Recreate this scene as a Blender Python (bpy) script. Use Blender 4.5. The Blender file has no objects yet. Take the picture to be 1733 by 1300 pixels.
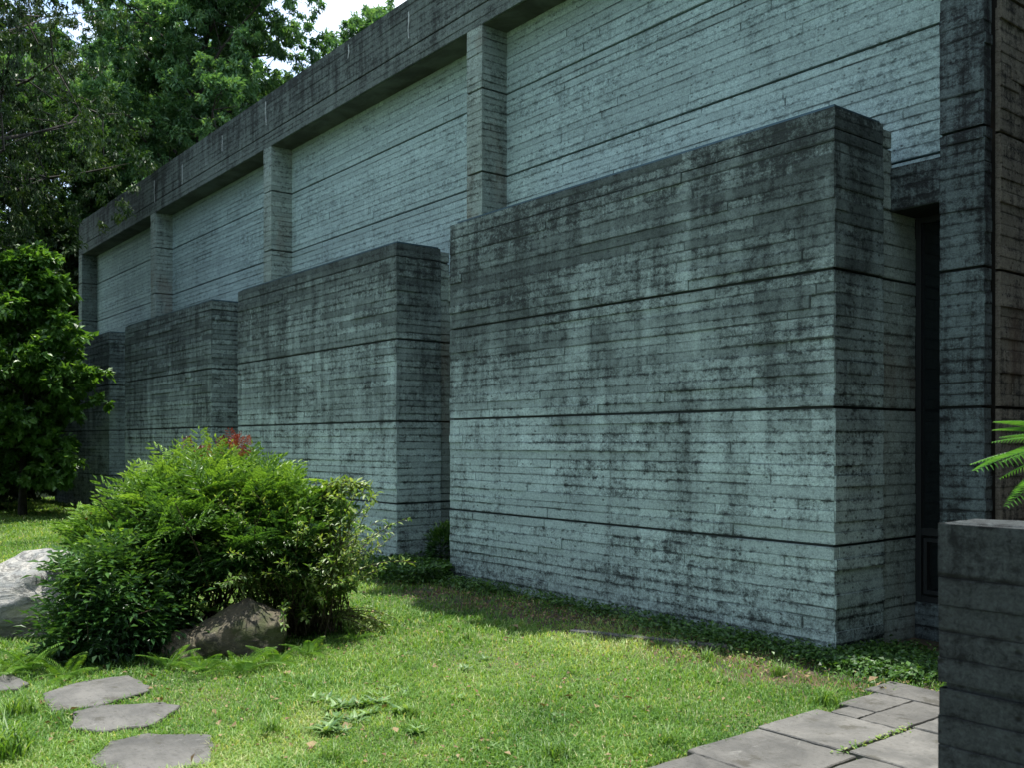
import bpy, math, random
import numpy as np
from mathutils import Vector, Matrix, noise as mnoise
PI = math.pi
sc = bpy.context.scene
C = sc.collection
# ---------------------------------------------------------------- camera
cam_d = bpy.data.cameras.new('camera'); cam = bpy.data.objects.new('camera', cam_d); C.objects.link(cam)
cam.location = (0, 0, 1.6); cam.rotation_euler = (PI/2, 0, math.radians(51.675))
cam_d.sensor_width = 36; cam_d.lens = 36*1619.5/1733; cam_d.shift_y = 98.2/1733
cam_d.clip_end = 2000; cam_d.clip_start = .05
cam_d.dof.use_dof = True; cam_d.dof.focus_distance = 8.5; cam_d.dof.aperture_fstop = 4.5
sc.camera = cam
# ---------------------------------------------------------------- light
SUN = Vector((-.07, .12, 1)).normalized()
w = bpy.data.worlds.new('World'); sc.world = w; w.use_nodes = True
nt = w.node_tree; nt.nodes.clear()
sky = nt.nodes.new('ShaderNodeTexSky'); sky.sky_type = 'NISHITA'; sky.sun_disc = False
sky.sun_elevation = math.asin(SUN.z); sky.sun_rotation = math.atan2(SUN.x, SUN.y)
sky.air_density = 1.0; sky.dust_density = .6; sky.ozone_density = 1.5
bg = nt.nodes.new('ShaderNodeBackground'); bg.inputs[1].default_value = .15
tc = nt.nodes.new('ShaderNodeTexCoord'); mp = nt.nodes.new('ShaderNodeMapping'); mp.inputs['Scale'].default_value = (1, 1, 2.5)
cn = nt.nodes.new('ShaderNodeTexNoise'); cn.inputs['Scale'].default_value = 2.6; cn.inputs['Detail'].default_value = 8
cr = nt.nodes.new('ShaderNodeMapRange'); cr.inputs[1].default_value = .40; cr.inputs[2].default_value = .62
mx = nt.nodes.new('ShaderNodeMix'); mx.data_type = 'RGBA'; mx.inputs[7].default_value = (5.5, 6.0, 6.6, 1)
wo = nt.nodes.new('ShaderNodeOutputWorld')
L = nt.links.new
L(tc.outputs['Generated'], mp.inputs[0]); L(mp.outputs[0], cn.inputs['Vector']); L(cn.outputs[0], cr.inputs[0])
L(cr.outputs[0], mx.inputs[0]); L(sky.outputs[0], mx.inputs[6]); L(mx.outputs[2], bg.inputs[0]); L(bg.outputs[0], wo.inputs[0])
sl = bpy.data.lights.new('sun', 'SUN'); sl.energy = 3.9; sl.angle = math.radians(.53); sl.color = (1, .96, .88)
so = bpy.data.objects.new('sun', sl); C.objects.link(so); so.rotation_euler = SUN.to_track_quat('Z', 'Y').to_euler(); so.location = (0, 0, 40)
sc.view_settings.view_transform = 'Standard'; sc.view_settings.look = 'None'
sc.cycles.max_bounces = 6; sc.cycles.diffuse_bounces = 3; sc.cycles.transmission_bounces = 3
sc.view_settings.exposure = 1.22; sc.view_settings.gamma = 1

# ---------------------------------------------------------------- scene helpers
CA, SA = math.cos(math.radians(51.675)), math.sin(math.radians(51.675))
def at(px, d, z=0.0):            # a spot in the garden: sideways pixel and distance from where the photographer stood
    r = (px-866.5)/1619.5*d
    return Vector((r*CA-d*SA, r*SA+d*CA, z))
def on_ground(px, py, z=0.0):
    d = 1619.5*(1.6-z)/(py-748.2)
    return at(px, d, z)
def tag(o, label=None, cat=None, group=None, kind=None):
    if label: o['label'] = label
    if cat: o['category'] = cat
    if group: o['group'] = group
    if kind: o['kind'] = kind
    return o
def empty(name, loc=(0, 0, 0), rz=0, parent=None):
    o = bpy.data.objects.new(name, None); C.objects.link(o); o.location = loc; o.rotation_euler = (0, 0, rz)
    o.empty_display_size = .1; o.parent = parent
    return o
def link_mesh(name, me, mat, parent=None):
    if mat: me.materials.append(mat)
    o = bpy.data.objects.new(name, me); C.objects.link(o); o.parent = parent
    return o
def mesh_np(name, V, F, mat, parent=None, rnd=None, smooth=False):
    """V (n,3); F (m,k) same sized faces or list of arrays; rnd per vertex float"""
    me = bpy.data.meshes.new(name)
    Fs = F if isinstance(F, list) else [F]
    Fs = [f for f in Fs if len(f)]
    nl = sum(f.size for f in Fs); nf = sum(len(f) for f in Fs)
    me.vertices.add(len(V)); me.vertices.foreach_set('co', np.ascontiguousarray(V, dtype=np.float32).ravel())
    me.loops.add(nl); me.loops.foreach_set('vertex_index', np.concatenate([f.ravel() for f in Fs]).astype(np.int32))
    me.polygons.add(nf)
    tot = np.concatenate([np.full(len(f), f.shape[1]) for f in Fs]); st = np.concatenate([[0], np.cumsum(tot)[:-1]])
    me.polygons.foreach_set('loop_start', st.astype(np.int32))
    me.polygons.foreach_set('use_smooth', np.full(nf, smooth))
    if rnd is not None:
        a = me.attributes.new('rnd', 'FLOAT', 'POINT'); a.data.foreach_set('value', rnd.astype(np.float32))
    me.update(calc_edges=True)
    return link_mesh(name, me, mat, parent)
def scatter(tv, tf, P, R, S, rnd):
    """template verts (k,3), faces (m,f); P (n,3), R (n,3,3), S (n,) or (n,3)"""
    n, k = len(P), len(tv)
    S = np.asarray(S, float)
    if S.ndim == 1: S = S[:, None]*np.ones((1, 3))
    V = np.einsum('nij,nkj->nki', R, tv[None]*S[:, None, :])+P[:, None, :]
    F = tf[None]+(np.arange(n)*k)[:, None, None]
    return V.reshape(-1, 3), F.reshape(-1, tf.shape[1]), np.repeat(rnd, k)
def join(parts):
    V, F, Rn, off = [], {}, [], 0
    for v, f, r in parts:
        V.append(v); Rn.append(r); F.setdefault(f.shape[1], []).append(f+off); off += len(v)
    return np.concatenate(V), [np.concatenate(x) for x in F.values()], np.concatenate(Rn)
def frames(D, U, roll=None):
    """rotation matrices with local y along D and local z towards U"""
    D = D/np.linalg.norm(D, axis=1, keepdims=True)
    X = np.cross(D, U); X /= np.linalg.norm(X, axis=1, keepdims=True)+1e-9
    Z = np.cross(X, D)
    if roll is not None:
        c, s = np.cos(roll)[:, None], np.sin(roll)[:, None]
        X, Z = X*c+Z*s, Z*c-X*s
    return np.stack([X, D, Z], axis=2)
def tube(path, radii, seg=8):
    path = np.array(path, float); n = len(path)
    V = []; 
    for i in range(n):
        t = path[min(i+1, n-1)]-path[max(i-1, 0)]; t /= np.linalg.norm(t)+1e-9
        a = np.cross(t, [0, 0, 1.0]) if abs(t[2]) < .9 else np.cross(t, [1.0, 0, 0]); a /= np.linalg.norm(a); b = np.cross(t, a)
        if i and np.dot(a, pa) < 0: a, b = -a, -b
        pa = a
        for k in range(seg):
            th = 2*PI*k/seg; V.append(path[i]+radii[i]*(math.cos(th)*a+math.sin(th)*b))
    F = [[i*seg+k, i*seg+(k+1) % seg, (i+1)*seg+(k+1) % seg, (i+1)*seg+k] for i in range(n-1) for k in range(seg)]
    return np.array(V), np.array(F), np.full(len(V), .5)
def box_vf(x0, y0, z0, x1, y1, z1):
    V = np.array([(x, y, z) for z in (z0, z1) for y in (y0, y1) for x in (x0, x1)], float)
    F = np.array([(0, 2, 3, 1), (4, 5, 7, 6), (0, 1, 5, 4), (2, 6, 7, 3), (0, 4, 6, 2), (1, 3, 7, 5)])
    return V, F, np.full(8, .5)

# ---------------------------------------------------------------- materials
class NB:
    def __init__(s, name):
        s.m = bpy.data.materials.new(name); s.m.use_nodes = True; s.t = s.m.node_tree; s.t.nodes.clear()
        s.out = s.t.nodes.new('ShaderNodeOutputMaterial')
    def n(s, typ, props=None, **inp):
        nd = s.t.nodes.new(typ)
        for k, v in (props or {}).items(): setattr(nd, k, v)
        for k, v in inp.items():
            key = int(k[1:]) if k[0] == 'i' and k[1:].isdigit() else k
            if isinstance(v, bpy.types.NodeSocket): s.t.links.new(v, nd.inputs[key])
            else: nd.inputs[key].default_value = v
        return nd
    def math(s, op, a, b=0.0, c=0.0, clamp=False):
        return s.n('ShaderNodeMath', {'operation': op, 'use_clamp': clamp}, i0=a, i1=b, i2=c).outputs[0]
    def mr(s, v, a, b, c=0.0, d=1.0):
        return s.n('ShaderNodeMapRange', {'interpolation_type': 'SMOOTHSTEP'}, i0=v, i1=a, i2=b, i3=c, i4=d).outputs[0]
    def mix(s, f, a, b, mode='MIX'):
        nd = s.n('ShaderNodeMix', {'data_type': 'RGBA', 'blend_type': mode})
        for i, v in ((0, f), (6, a), (7, b)):
            if isinstance(v, bpy.types.NodeSocket): s.t.links.new(v, nd.inputs[i])
            else: nd.inputs[i].default_value = (*v, 1) if i and len(v) == 3 else v
        return nd.outputs[2]
    def noise(s, vec, scale, detail=4, rough=.55, dist=0.0):
        return s.n('ShaderNodeTexNoise', None, Vector=vec, Scale=scale, Detail=detail, Roughness=rough, Distortion=dist).outputs[0]
    def mapv(s, vec, scale, loc=(0, 0, 0)):
        return s.n('ShaderNodeMapping', None, Vector=vec, Scale=scale, Location=loc).outputs[0]
    def done(s, shader): s.t.links.new(shader, s.out.inputs[0]); return s.m

def concrete(name, base, dark, stain=.5, top=None, low=None, streak=.4, speck=.5, warm=0.0, line=1.0, film=None):
    b = NB(name)
    pos = b.n('ShaderNodeNewGeometry').outputs['Position']
    sx = b.n('ShaderNodeSeparateXYZ', None, i0=pos); Z = sx.outputs[2]
    uv = b.n('ShaderNodeSeparateXYZ', None, i0=b.n('ShaderNodeUVMap', {'uv_map': 'board'}).outputs[0])
    dm = b.n('ShaderNodeSeparateXYZ', None, i0=b.n('ShaderNodeUVMap', {'uv_map': 'size'}).outputs[0])
    rn = b.n('ShaderNodeSeparateColor', None, i0=b.n('ShaderNodeVertexColor', {'layer_name': 'tone'}).outputs[0])
    r1, r2, r3 = rn.outputs
    wob = b.math('MULTIPLY', b.math('SUBTRACT', b.noise(pos, 9, 3), .5), .012)
    s_ = uv.outputs[0]; t_ = b.math('ADD', uv.outputs[1], wob)
    ds = b.math('MINIMUM', s_, b.math('SUBTRACT', dm.outputs[0], s_))
    tb = t_; tt = b.math('SUBTRACT', dm.outputs[1], t_)
    brk = b.mr(b.noise(b.mapv(pos, (1, 1, 4)), 2.2, 4), .38, .62, .25, 1)
    lw = b.math('MULTIPLY_ADD', r2, .009, .005)
    lineb = b.math('SUBTRACT', 1, b.mr(b.math('DIVIDE', tb, lw), .2, 1.3))
    linet = b.math('SUBTRACT', 1, b.mr(b.math('DIVIDE', tt, .004), .2, 1.3))
    liness = b.math('SUBTRACT', 1, b.mr(ds, .002, .009))
    ln = b.math('MAXIMUM', b.math('MULTIPLY', lineb, b.mr(r2, .15, .85, .12, 1)), b.math('MAXIMUM', b.math('MULTIPLY', linet, .4), b.math('MULTIPLY', liness, b.mr(r3, .1, .8, .3, 1))))
    ln = b.math('MULTIPLY', b.math('MULTIPLY', ln, brk), line)
    sepd = b.mr(b.noise(b.mapv(pos, (.7, .7, 1.2), (9, 2, 4)), 1.5, 4), .42, .58, .35, 1)
    ln = b.math('MULTIPLY', ln, sepd)
    # stains
    big = b.noise(b.mapv(pos, (1, 1, 1.3)), .9, 9, .66, .4)
    sm = b.noise(b.mapv(pos, (1, 1, 1.5), (7, 3, 1)), 9.0, 10, .80, .5)
    gran = b.noise(pos, 34, 7, .80, .8)
    vst = b.noise(b.mapv(pos, (2.4, 2.4, .28), (3, 1, 0)), 1.8, 7, .65)
    vs2 = b.noise(b.mapv(pos, (15, 15, .9), (1, 5, 0)), 1.0, 6, .7)
    hst = b.noise(b.mapv(pos, (1.3, 1.3, 13), (0, 2, 5)), 1.0, 6, .7)
    fine = b.noise(pos, 45, 5, .7, 1.5)
    st = b.math('MULTIPLY', b.math('SUBTRACT', big, .5), 1.5)
    for tx, kf in ((sm, 2.0), (gran, 2.4), (vst, streak*2.8), (vs2, streak*2.2), (hst, 1.1), (r1, .5)):
        st = b.math('ADD', st, b.math('MULTIPLY', b.math('SUBTRACT', tx, .5), kf))
    # dirt in the board joints, with shade painted beside them so relief reads
    near = b.math('SUBTRACT', 1, b.mr(b.math('MINIMUM', tb, tt), .0, .022))
    st = b.math('ADD', st, b.math('MULTIPLY', near, b.mr(sm, .40, .62, -.05, .55)))
    if top:   # weathering that creeps down from the coping
        st = b.math('ADD', st, b.mr(b.math('ADD', Z, b.math('MULTIPLY', b.math('SUBTRACT', vst, .5), 2.2)), top[0], top[1], 0, top[2]))
    if low:
        st = b.math('ADD', st, b.mr(b.math('ADD', Z, b.math('MULTIPLY', b.math('SUBTRACT', vst, .5), .9)), low[0], low[1], low[2], 0))
    stm = b.mr(b.math('ADD', st, stain-.5), -.38, .86)
    cb = base
    if film:   # a thin grey-green film of algae, thicker higher up, carried down in runs
        fl = b.math('ADD', Z, b.math('ADD', b.math('MULTIPLY', b.math('SUBTRACT', vst, .5), 3.2), b.math('MULTIPLY', b.math('SUBTRACT', big, .5), 3.0)))
        fl = b.math('MULTIPLY', b.mr(fl, film[0], film[1]), b.mr(b.math('ADD', r1, b.math('MULTIPLY', b.math('SUBTRACT', gran, .5), 1.2)), 0, 1, film[2], film[2]*.55))
        cb = b.mix(fl, base, tuple(v*.26 for v in base))
    col = b.mix(stm, cb, dark)
    # boards differ in tone, grain runs along them
    tone = b.mr(r1, 0, 1, .80, 1.16)
    grain = b.noise(b.mapv(pos, (3, 3, 95)), 1, 4, .6)
    tone = b.math('MULTIPLY', tone, b.mr(grain, .25, .75, .90, 1.08))
    tone = b.math('MULTIPLY', tone, b.mr(fine, .3, .72, 1.22, .62))
    col = b.mix(1, col, b.n('ShaderNodeCombineColor', None, i0=tone, i1=tone, i2=tone).outputs[0], 'MULTIPLY')
    # pits, knots and lichen
    vo = b.n('ShaderNodeTexVoronoi', {'feature': 'F1'}, Vector=b.mapv(pos, (1, 1, 1.5)), Scale=15.0, Randomness=1.0)
    vr = b.n('ShaderNodeSeparateColor', None, i0=vo.outputs['Color'])
    pit = b.math('MULTIPLY', b.math('SUBTRACT', 1, b.mr(vo.outputs['Distance'], .09, .30)), b.mr(vr.outputs[0], .72, .82))
    lich = b.mr(b.noise(pos, 22, 7, .78, 2.5), .54, .64)
    lich = b.math('MULTIPLY', lich, b.mr(b.math('ADD', b.noise(pos, 1.6, 3), b.math('MULTIPLY', stm, .16)), .46, .66))
    dk = b.math('MAXIMUM', b.math('MULTIPLY', pit, .75), b.math('MULTIPLY', lich, speck))
    dk = b.math('MAXIMUM', dk, ln)
    groove = b.math('GREATER_THAN', .045, dm.outputs[1])
    col = b.mix(dk, col, tuple(x*.10 for x in base))
    col = b.mix(groove, col, tuple(x*.10 for x in base))
    if warm: col = b.mix(b.math('MULTIPLY', b.mr(b.noise(b.mapv(pos, (1, 1, .5)), 2.1, 4), .5, .68), warm), col, (.17, .12, .08))
    h = b.math('SUBTRACT', b.math('ADD', b.math('MULTIPLY', grain, .0009), b.math('MULTIPLY', fine, .0016)), b.math('ADD', b.math('MULTIPLY', ln, .006), b.math('MULTIPLY', pit, .005)))
    h = b.math('ADD', h, b.math('MULTIPLY', sm, .006))
    bump = b.n('ShaderNodeBump', None, Strength=.75, Distance=1.0, Height=h)
    p = b.n('ShaderNodeBsdfPrincipled', None, Roughness=.85, Normal=bump.outputs[0])
    b.t.links.new(col, p.inputs['Base Color']); p.inputs['Specular IOR Level'].default_value = .25
    return b.done(p.outputs[0])
def leafmat(name, cols, trans=.35, rough=.45, noise_amt=.0):
    b = NB(name)
    r = b.n('ShaderNodeAttribute', {'attribute_name': 'rnd'}).outputs['Fac']
    rp = b.n('ShaderNodeValToRGB', None, i0=r); e = rp.color_ramp.elements
    e[0].color = (*cols[0], 1); e[1].color = (*cols[-1], 1)
    for i, c in enumerate(cols[1:-1]): x = e.new((i+1)/(len(cols)-1)); x.color = (*c, 1)
    col = rp.outputs[0]
    p = b.n('ShaderNodeBsdfPrincipled', None, Roughness=rough); b.t.links.new(col, p.inputs['Base Color']); p.inputs['Specular IOR Level'].default_value = .35
    tcol = b.mix(1, col, (1.5, 1.45, .5), 'MULTIPLY')
    t = b.n('ShaderNodeBsdfTranslucent', None, Color=tcol)
    m = b.n('ShaderNodeMixShader', None, i0=trans, i1=p.outputs[0], i2=t.outputs[0])
    return b.done(m.outputs[0])
def simple(name, col, rough=.7, metal=0, nscale=None, col2=None, bump=0.0):
    b = NB(name)
    p = b.n('ShaderNodeBsdfPrincipled', None, Roughness=rough, Metallic=metal)
    if nscale:
        pos = b.n('ShaderNodeNewGeometry').outputs['Position']
        nz = b.noise(pos, nscale, 7, .62, .4)
        b.t.links.new(b.mix(b.mr(nz, .35, .66), col, col2), p.inputs['Base Color'])
        if bump: b.t.links.new(b.n('ShaderNodeBump', None, Strength=.8, Distance=bump, Height=nz).outputs[0], p.inputs['Normal'])
    else: p.inputs['Base Color'].default_value = (*col, 1)
    return b.done(p.outputs[0])

M_bay = concrete('bay_concrete', (.40, .525, .505), (.026, .034, .033), .44, top=(2.4, 4.6, .35), low=(.05, .6, .35), speck=.9, film=(.7, 3.5, 1.0))  # base colour carries the teal cast of the sky light, upper walls too
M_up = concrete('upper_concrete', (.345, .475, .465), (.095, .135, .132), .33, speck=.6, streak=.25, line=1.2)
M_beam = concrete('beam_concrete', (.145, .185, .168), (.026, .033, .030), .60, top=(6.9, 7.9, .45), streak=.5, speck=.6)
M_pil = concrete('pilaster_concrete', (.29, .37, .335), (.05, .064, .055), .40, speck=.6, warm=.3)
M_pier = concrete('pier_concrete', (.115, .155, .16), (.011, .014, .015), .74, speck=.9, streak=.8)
M_side = concrete('side_wall_concrete', (.25, .235, .19), (.022, .022, .019), .56, speck=.8, streak=1.0, warm=.5)  # brighter brownish base stands in for warm sunlight on this wall
M_low = concrete('low_wall_concrete', (.050, .060, .062), (.008, .010, .011), .56, speck=.9, streak=.6)  # very dark base stands in for the shade over this wall
M_soffit = simple('soffit_concrete', (.10, .12, .11), .9, 0, 1.4, (.04, .045, .038), .004)
M_metal = simple('blue_grey_flashing', (.05, .10, .13), .35, .6)
M_frame = simple('grey_window_frame', (.013, .017, .019), .5, .3)
M_dark = simple('dark_interior', (.006, .007, .008), .8)
M_lime = simple('white_lime_streak', (.42, .46, .45), .9)
b = NB('dark_glass'); p = b.n('ShaderNodeBsdfPrincipled', None, Roughness=.06); p.inputs['Base Color'].default_value = (.006, .009, .010, 1); M_glass = b.done(p.outputs[0])

# ---------------------------------------------------------------- board-marked concrete
G0, GS = .8234, 1.0336
GV = [G0+GS*k for k in range(0, 7)]                # lift joints
ZT, ZB, ZR = 4.0922, 6.776, 7.7025
RH = random.Random(77)
ROWS = {}
def rows_between(za, zb, h=.0861):
    key = (round(za, 3), round(zb, 3), h)
    if key not in ROWS:
        n = max(1, round((zb-za)/h)); z = [za+(zb-za)*i/n for i in range(n+1)]
        ROWS[key] = [za]+[v+RH.uniform(-.006, .006) for v in z[1:-1]]+[zb]
    return ROWS[key]
class Boards:
    """collects courses of shuttering boards cast in a wall face"""
    def __init__(s): s.V = []; s.F = []; s.uv = []; s.sz = []; s.cl = []
    def quad(s, pts, uvs, size, col):
        i = len(s.V); s.V += [tuple(p) for p in pts]; s.F.append((i, i+1, i+2, i+3)); s.uv += uvs; s.sz += [size]*4; s.cl += [col]*4
    def face(s, o, u, n, length, zs_list, rnd, lmin=.5, lmax=2.0, off=.005, tilt=.006, deep=.016, ends=True, cell=None):
        """o origin at z 0, u unit along, n outward; zs_list: list of (za, zb) lifts"""
        o = Vector(o); u = Vector(u); n = Vector(n)
        for (za, zb) in zs_list:
            zz = rows_between(za, zb)
            dz = [0]+[(rnd.uniform(-tilt, tilt), rnd.uniform(-tilt, tilt)) for _ in zz[1:-1]]+[0]
            f = lambda j, q: zz[j]+(0 if dz[j] == 0 else dz[j][0]+(dz[j][1]-dz[j][0])*q/length)
            band = rnd.uniform(-.12, .12)
            for j in range(len(zz)-1):
                q = -rnd.uniform(.0, .9)*lmin
                rowt = rnd.random(); strong = rnd.random()**1.6
                while q < length-.02:
                    L_ = rnd.uniform(lmin, lmax) if rnd.random() < .8 else rnd.uniform(.25, .6)
                    a0, a1 = max(q, 0), min(q+L_, length)
                    if length-a1 < .12: a1 = length
                    if a1-a0 < .05: q += L_; continue
                    e = .0035
                    b0 = a0 - (rnd.uniform(0, e) if a0 == 0 else 0); b1 = a1+(rnd.uniform(0, e) if a1 >= length else 0)
                    p = rnd.uniform(0, off) if rnd.random() < .85 else rnd.uniform(off, off*1.8)
                    tl = [p+rnd.uniform(-.0012, .0012) for _ in range(4)]
                    g = .0012
                    c = [(b0, f(j, a0)+g), (b1, f(j, a1)+g), (b1, f(j+1, a1)-g), (b0, f(j+1, a0)-g)]
                    fr = [o+u*x+Vector((0, 0, z))+n*(deep+t) for (x, z), t in zip(c, tl)]
                    bk = [o+u*x+Vector((0, 0, z))+n*(-.004) for (x, z) in c]
                    hh = zz[j+1]-zz[j]; ln_ = a1-a0
                    col = (min(1, max(0, .5+band+.5*(rowt-.5)+.8*(rnd.random()-.5))), min(1, strong*.7+.5*rnd.random()**2), rnd.random(), 1)
                    s0 = -1 if False else 0
                    # boards cut by the wall end show no end joint there
                    S0 = .05 if a0 == 0 else 0; ex = .05 if a1 >= length else 0
                    s.quad(fr, [(S0, 0), (S0+ln_, 0), (S0+ln_, hh), (S0, hh)], (S0+ln_+ex, hh), col)
                    for k in range(4):
                        m = (k+1) % 4
                        s.quad([fr[m], fr[k], bk[k], bk[m]], [(.5, .5)]*4, (1, .9), (col[0]*.5, .2, .2, 1))
                    q += L_
                    if a1 >= length: break
    def plain(s, V, F, tone=.3, dirt=False):
        for f in F:
            s.quad([V[i] for i in f], [(.5, .5)]*4, (1, .01 if dirt else 1), (tone, .3, .3, 1))
    def build(s, name, mat, parent=None):
        me = bpy.data.meshes.new(name)
        me.from_pydata(s.V, [], s.F)
        a = me.uv_layers.new(name='board'); a.data.foreach_set('uv', np.array(s.uv, np.float32).ravel())
        a = me.uv_layers.new(name='size'); a.data.foreach_set('uv', np.array(s.sz, np.float32).ravel())
        a = me.color_attributes.new('tone', 'FLOAT_COLOR', 'CORNER'); a.data.foreach_set('color', np.array(s.cl, np.float32).ravel())
        return link_mesh(name, me, mat, parent)
DEEP = .030
def lifts(z0, z1, gap=.010):
    e = [z0]+[g for g in GV if z0+.03 < g < z1-.03]+[z1]
    return [(e[i]+(gap if i else 0), e[i+1]-(gap if i < len(e)-2 else 0)) for i in range(len(e)-1)]
def masonry(name, mat, parent, x0, y0, x1, y1, z0, z1, faces, seed, zl=None, soff=None, **kw):
    """a concrete body: plain core set back behind a skin of board courses; faces subset of 'N-,X+,X-' """
    B = Boards(); rnd = random.Random(seed); d = DEEP
    cx0 = x0+(d if 'L' in faces else 0); cx1 = x1-(d if 'R' in faces else 0); cy0 = y0+(d if 'F' in faces else 0)
    V, F, _ = box_vf(cx0, cy0, z0+.001, cx1, y1, z1-.001)
    B.plain([tuple(v) for v in V], F.tolist(), .3, True)
    zl = zl or lifts(z0, z1)
    if 'F' in faces: B.face((x0, y0+d, 0), (1, 0, 0), (0, -1, 0), x1-x0, zl, rnd, deep=d, **kw)
    if 'R' in faces: B.face((x1-d, y0+(.002 if 'F' in faces else 0), 0), (0, 1, 0), (1, 0, 0), y1-y0, zl, rnd, deep=d, **kw)
    if 'L' in faces: B.face((x0+d, y1, 0), (0, -1, 0), (-1, 0, 0), y1-y0-(.002 if 'F' in faces else 0), zl, rnd, deep=d, **kw)
    return B.build(name, mat, parent)

# ---------------------------------------------------------------- ground
def np_fbm(x, y, s, seed=0.0):
    return mnoise.fractal(Vector((x*s, y*s, seed)), 1, 2, 4)
b = NB('lawn_soil')
pos = b.n('ShaderNodeNewGeometry').outputs['Position']; sx = b.n('ShaderNodeSeparateXYZ', None, i0=pos)
n1 = b.noise(pos, 1.3, 6, .6); n2 = b.noise(pos, 30, 5, .7)
gr = b.mix(b.mr(n1, .3, .7), (.06, .10, .026), (.12, .16, .045))
soil = b.mix(b.mr(b.noise(pos, 3.5, 5), .4, .62), (.040, .036, .022), (.10, .06, .03))
strip = b.math('MULTIPLY', b.mr(b.math('ADD', sx.outputs[1], b.math('MULTIPLY', n1, .8)), 5.35, 5.8), b.mr(sx.outputs[0], -14, -11))
col = b.mix(strip, gr, soil)
spot = b.math('MULTIPLY', b.mr(b.noise(pos, 2.1, 4, .6, .6), .60, .68), .7)
col = b.mix(spot, col, (.11, .075, .035))
col = b.mix(b.mr(n2, .2, .8, .0, .5), col, (.02, .02, .01))
p = b.n('ShaderNodeBsdfPrincipled', None, Roughness=.95, Normal=b.n('ShaderNodeBump', None, Strength=.8, Distance=.02, Height=n2).outputs[0]); b.t.links.new(col, p.inputs['Base Color'])
M_ground = b.done(p.outputs[0])
xs = np.concatenate([[-400, -120, -60], np.arange(-34, 8, .5), [20, 60, 300]]); ys = np.concatenate([[-200, -50, -10], np.arange(-3, 16, .5), [30, 80, 400]])
gx, gy = np.meshgrid(xs, ys); gz = np.zeros_like(gx)
for i in range(gx.shape[0]):
    for j in range(gx.shape[1]):
        if -33 < gx[i, j] < -12 and gy[i, j] < 5.5: gz[i, j] = .0
V = np.stack([gx.ravel(), gy.ravel(), gz.ravel()], 1); nx = len(xs)
F = np.array([[i*nx+j, i*nx+j+1, (i+1)*nx+j+1, (i+1)*nx+j] for i in range(len(ys)-1) for j in range(nx-1)])
tag(mesh_np('ground', V, F, M_ground), kind='structure')

# ---------------------------------------------------------------- the building
X0, Y0, PER, BL = -4.0773, 6.2667, 6.1672, 4.991
XP, WP, YP, YR = -9.5156, .3174, 7.0506, 7.4385
XL, XR = -28.32, -3.35
house = empty('concrete_building', (-16, 7, 0))
tag(house, 'long board-marked grey concrete hall with projecting blank bays and a deep roof beam', 'building')
HM = Matrix.Translation((16, -7, 0))
def kid(o, parent=None):
    if parent is None: o.parent = house; o.matrix_parent_inverse = HM
    else: o.parent = parent
    return o
# roof beam
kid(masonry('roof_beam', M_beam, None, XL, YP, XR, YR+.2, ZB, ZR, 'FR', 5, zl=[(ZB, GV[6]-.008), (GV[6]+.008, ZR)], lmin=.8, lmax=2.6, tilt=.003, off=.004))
o = mesh_np('soffit', *box_vf(XL+.03, YP+.03, ZB-.006, XR-.03, YR+.1, ZB)[:2], M_soffit); kid(o)
o = mesh_np('roof', *box_vf(XL+.02, YR+.2, 6.9, XR-.02, 13.5, ZR-.12)[:2], M_soffit); kid(o)
o = mesh_np('back_wall', *box_vf(XL+.02, 13.2, 0, XR-.02, 13.5, 6.9)[:2], M_soffit); kid(o)
kid(masonry('end_wall', M_beam, None, XL, YR+.002, XL+.3, 13.2, 0, ZR-.001, 'L', 9))
# recessed upper walls, pilasters, lintels, windows
for i in range(4):
    xa = XP-PER*i if i else XP; 
    xl = XP-PER*i; xr_ = XP-PER*(i-1)-(WP+.012 if i else .33)
    if i == 0: xr_ = XP+PER-.33
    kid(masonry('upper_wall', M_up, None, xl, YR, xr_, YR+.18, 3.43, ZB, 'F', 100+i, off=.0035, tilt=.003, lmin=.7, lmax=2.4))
for i in range(4):
    xr_ = XP-PER*i
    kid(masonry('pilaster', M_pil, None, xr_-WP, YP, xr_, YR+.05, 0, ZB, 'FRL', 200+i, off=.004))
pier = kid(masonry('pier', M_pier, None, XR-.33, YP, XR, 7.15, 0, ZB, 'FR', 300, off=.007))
kid(masonry('pier_core', M_pier, None, XR-.33, 7.15, XR-.10, 7.30, 0, ZR-.02, 'L', 301))
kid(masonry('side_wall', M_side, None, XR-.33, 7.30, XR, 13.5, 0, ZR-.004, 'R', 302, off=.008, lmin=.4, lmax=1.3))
def window(x0, x1, seed):
    wn = mesh_np('window', *box_vf(x0, YR-.01, .30, x1, YR+.16, .34)[:2], M_frame); kid(wn)
    parts = [box_vf(x0, YR-.02, .30, x0+.045, YR+.05, 3.43), box_vf(x1-.045, YR-.02, .30, x1, YR+.05, 3.43),
             box_vf(x0+.045, YR-.015, .84, x1-.045, YR+.05, .90), box_vf(x0+.045, YR-.015, .305, x1-.045, YR+.05, .35), box_vf(x0+.045, YR-.015, 3.38, x1-.045, YR+.05, 3.428),
             box_vf(x0+.07, YR-.03, .37, x0+.10, YR+.03, .82), box_vf(x1-.10, YR-.03, .37, x1-.07, YR+.03, .82),
             box_vf(x0+.10, YR-.03, .37, x1-.10, YR+.03, .40), box_vf(x0+.10, YR-.03, .79, x1-.10, YR+.03, .82)]
    Vv, Ff, _ = join(parts); fr = mesh_np('frame', Vv, Ff, M_frame); fr.parent = wn
    pn = mesh_np('pane', *box_vf(x0+.045, YR+.01, .35, x1-.045, YR+.02, 3.38)[:2], M_glass); pn.parent = wn
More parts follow.
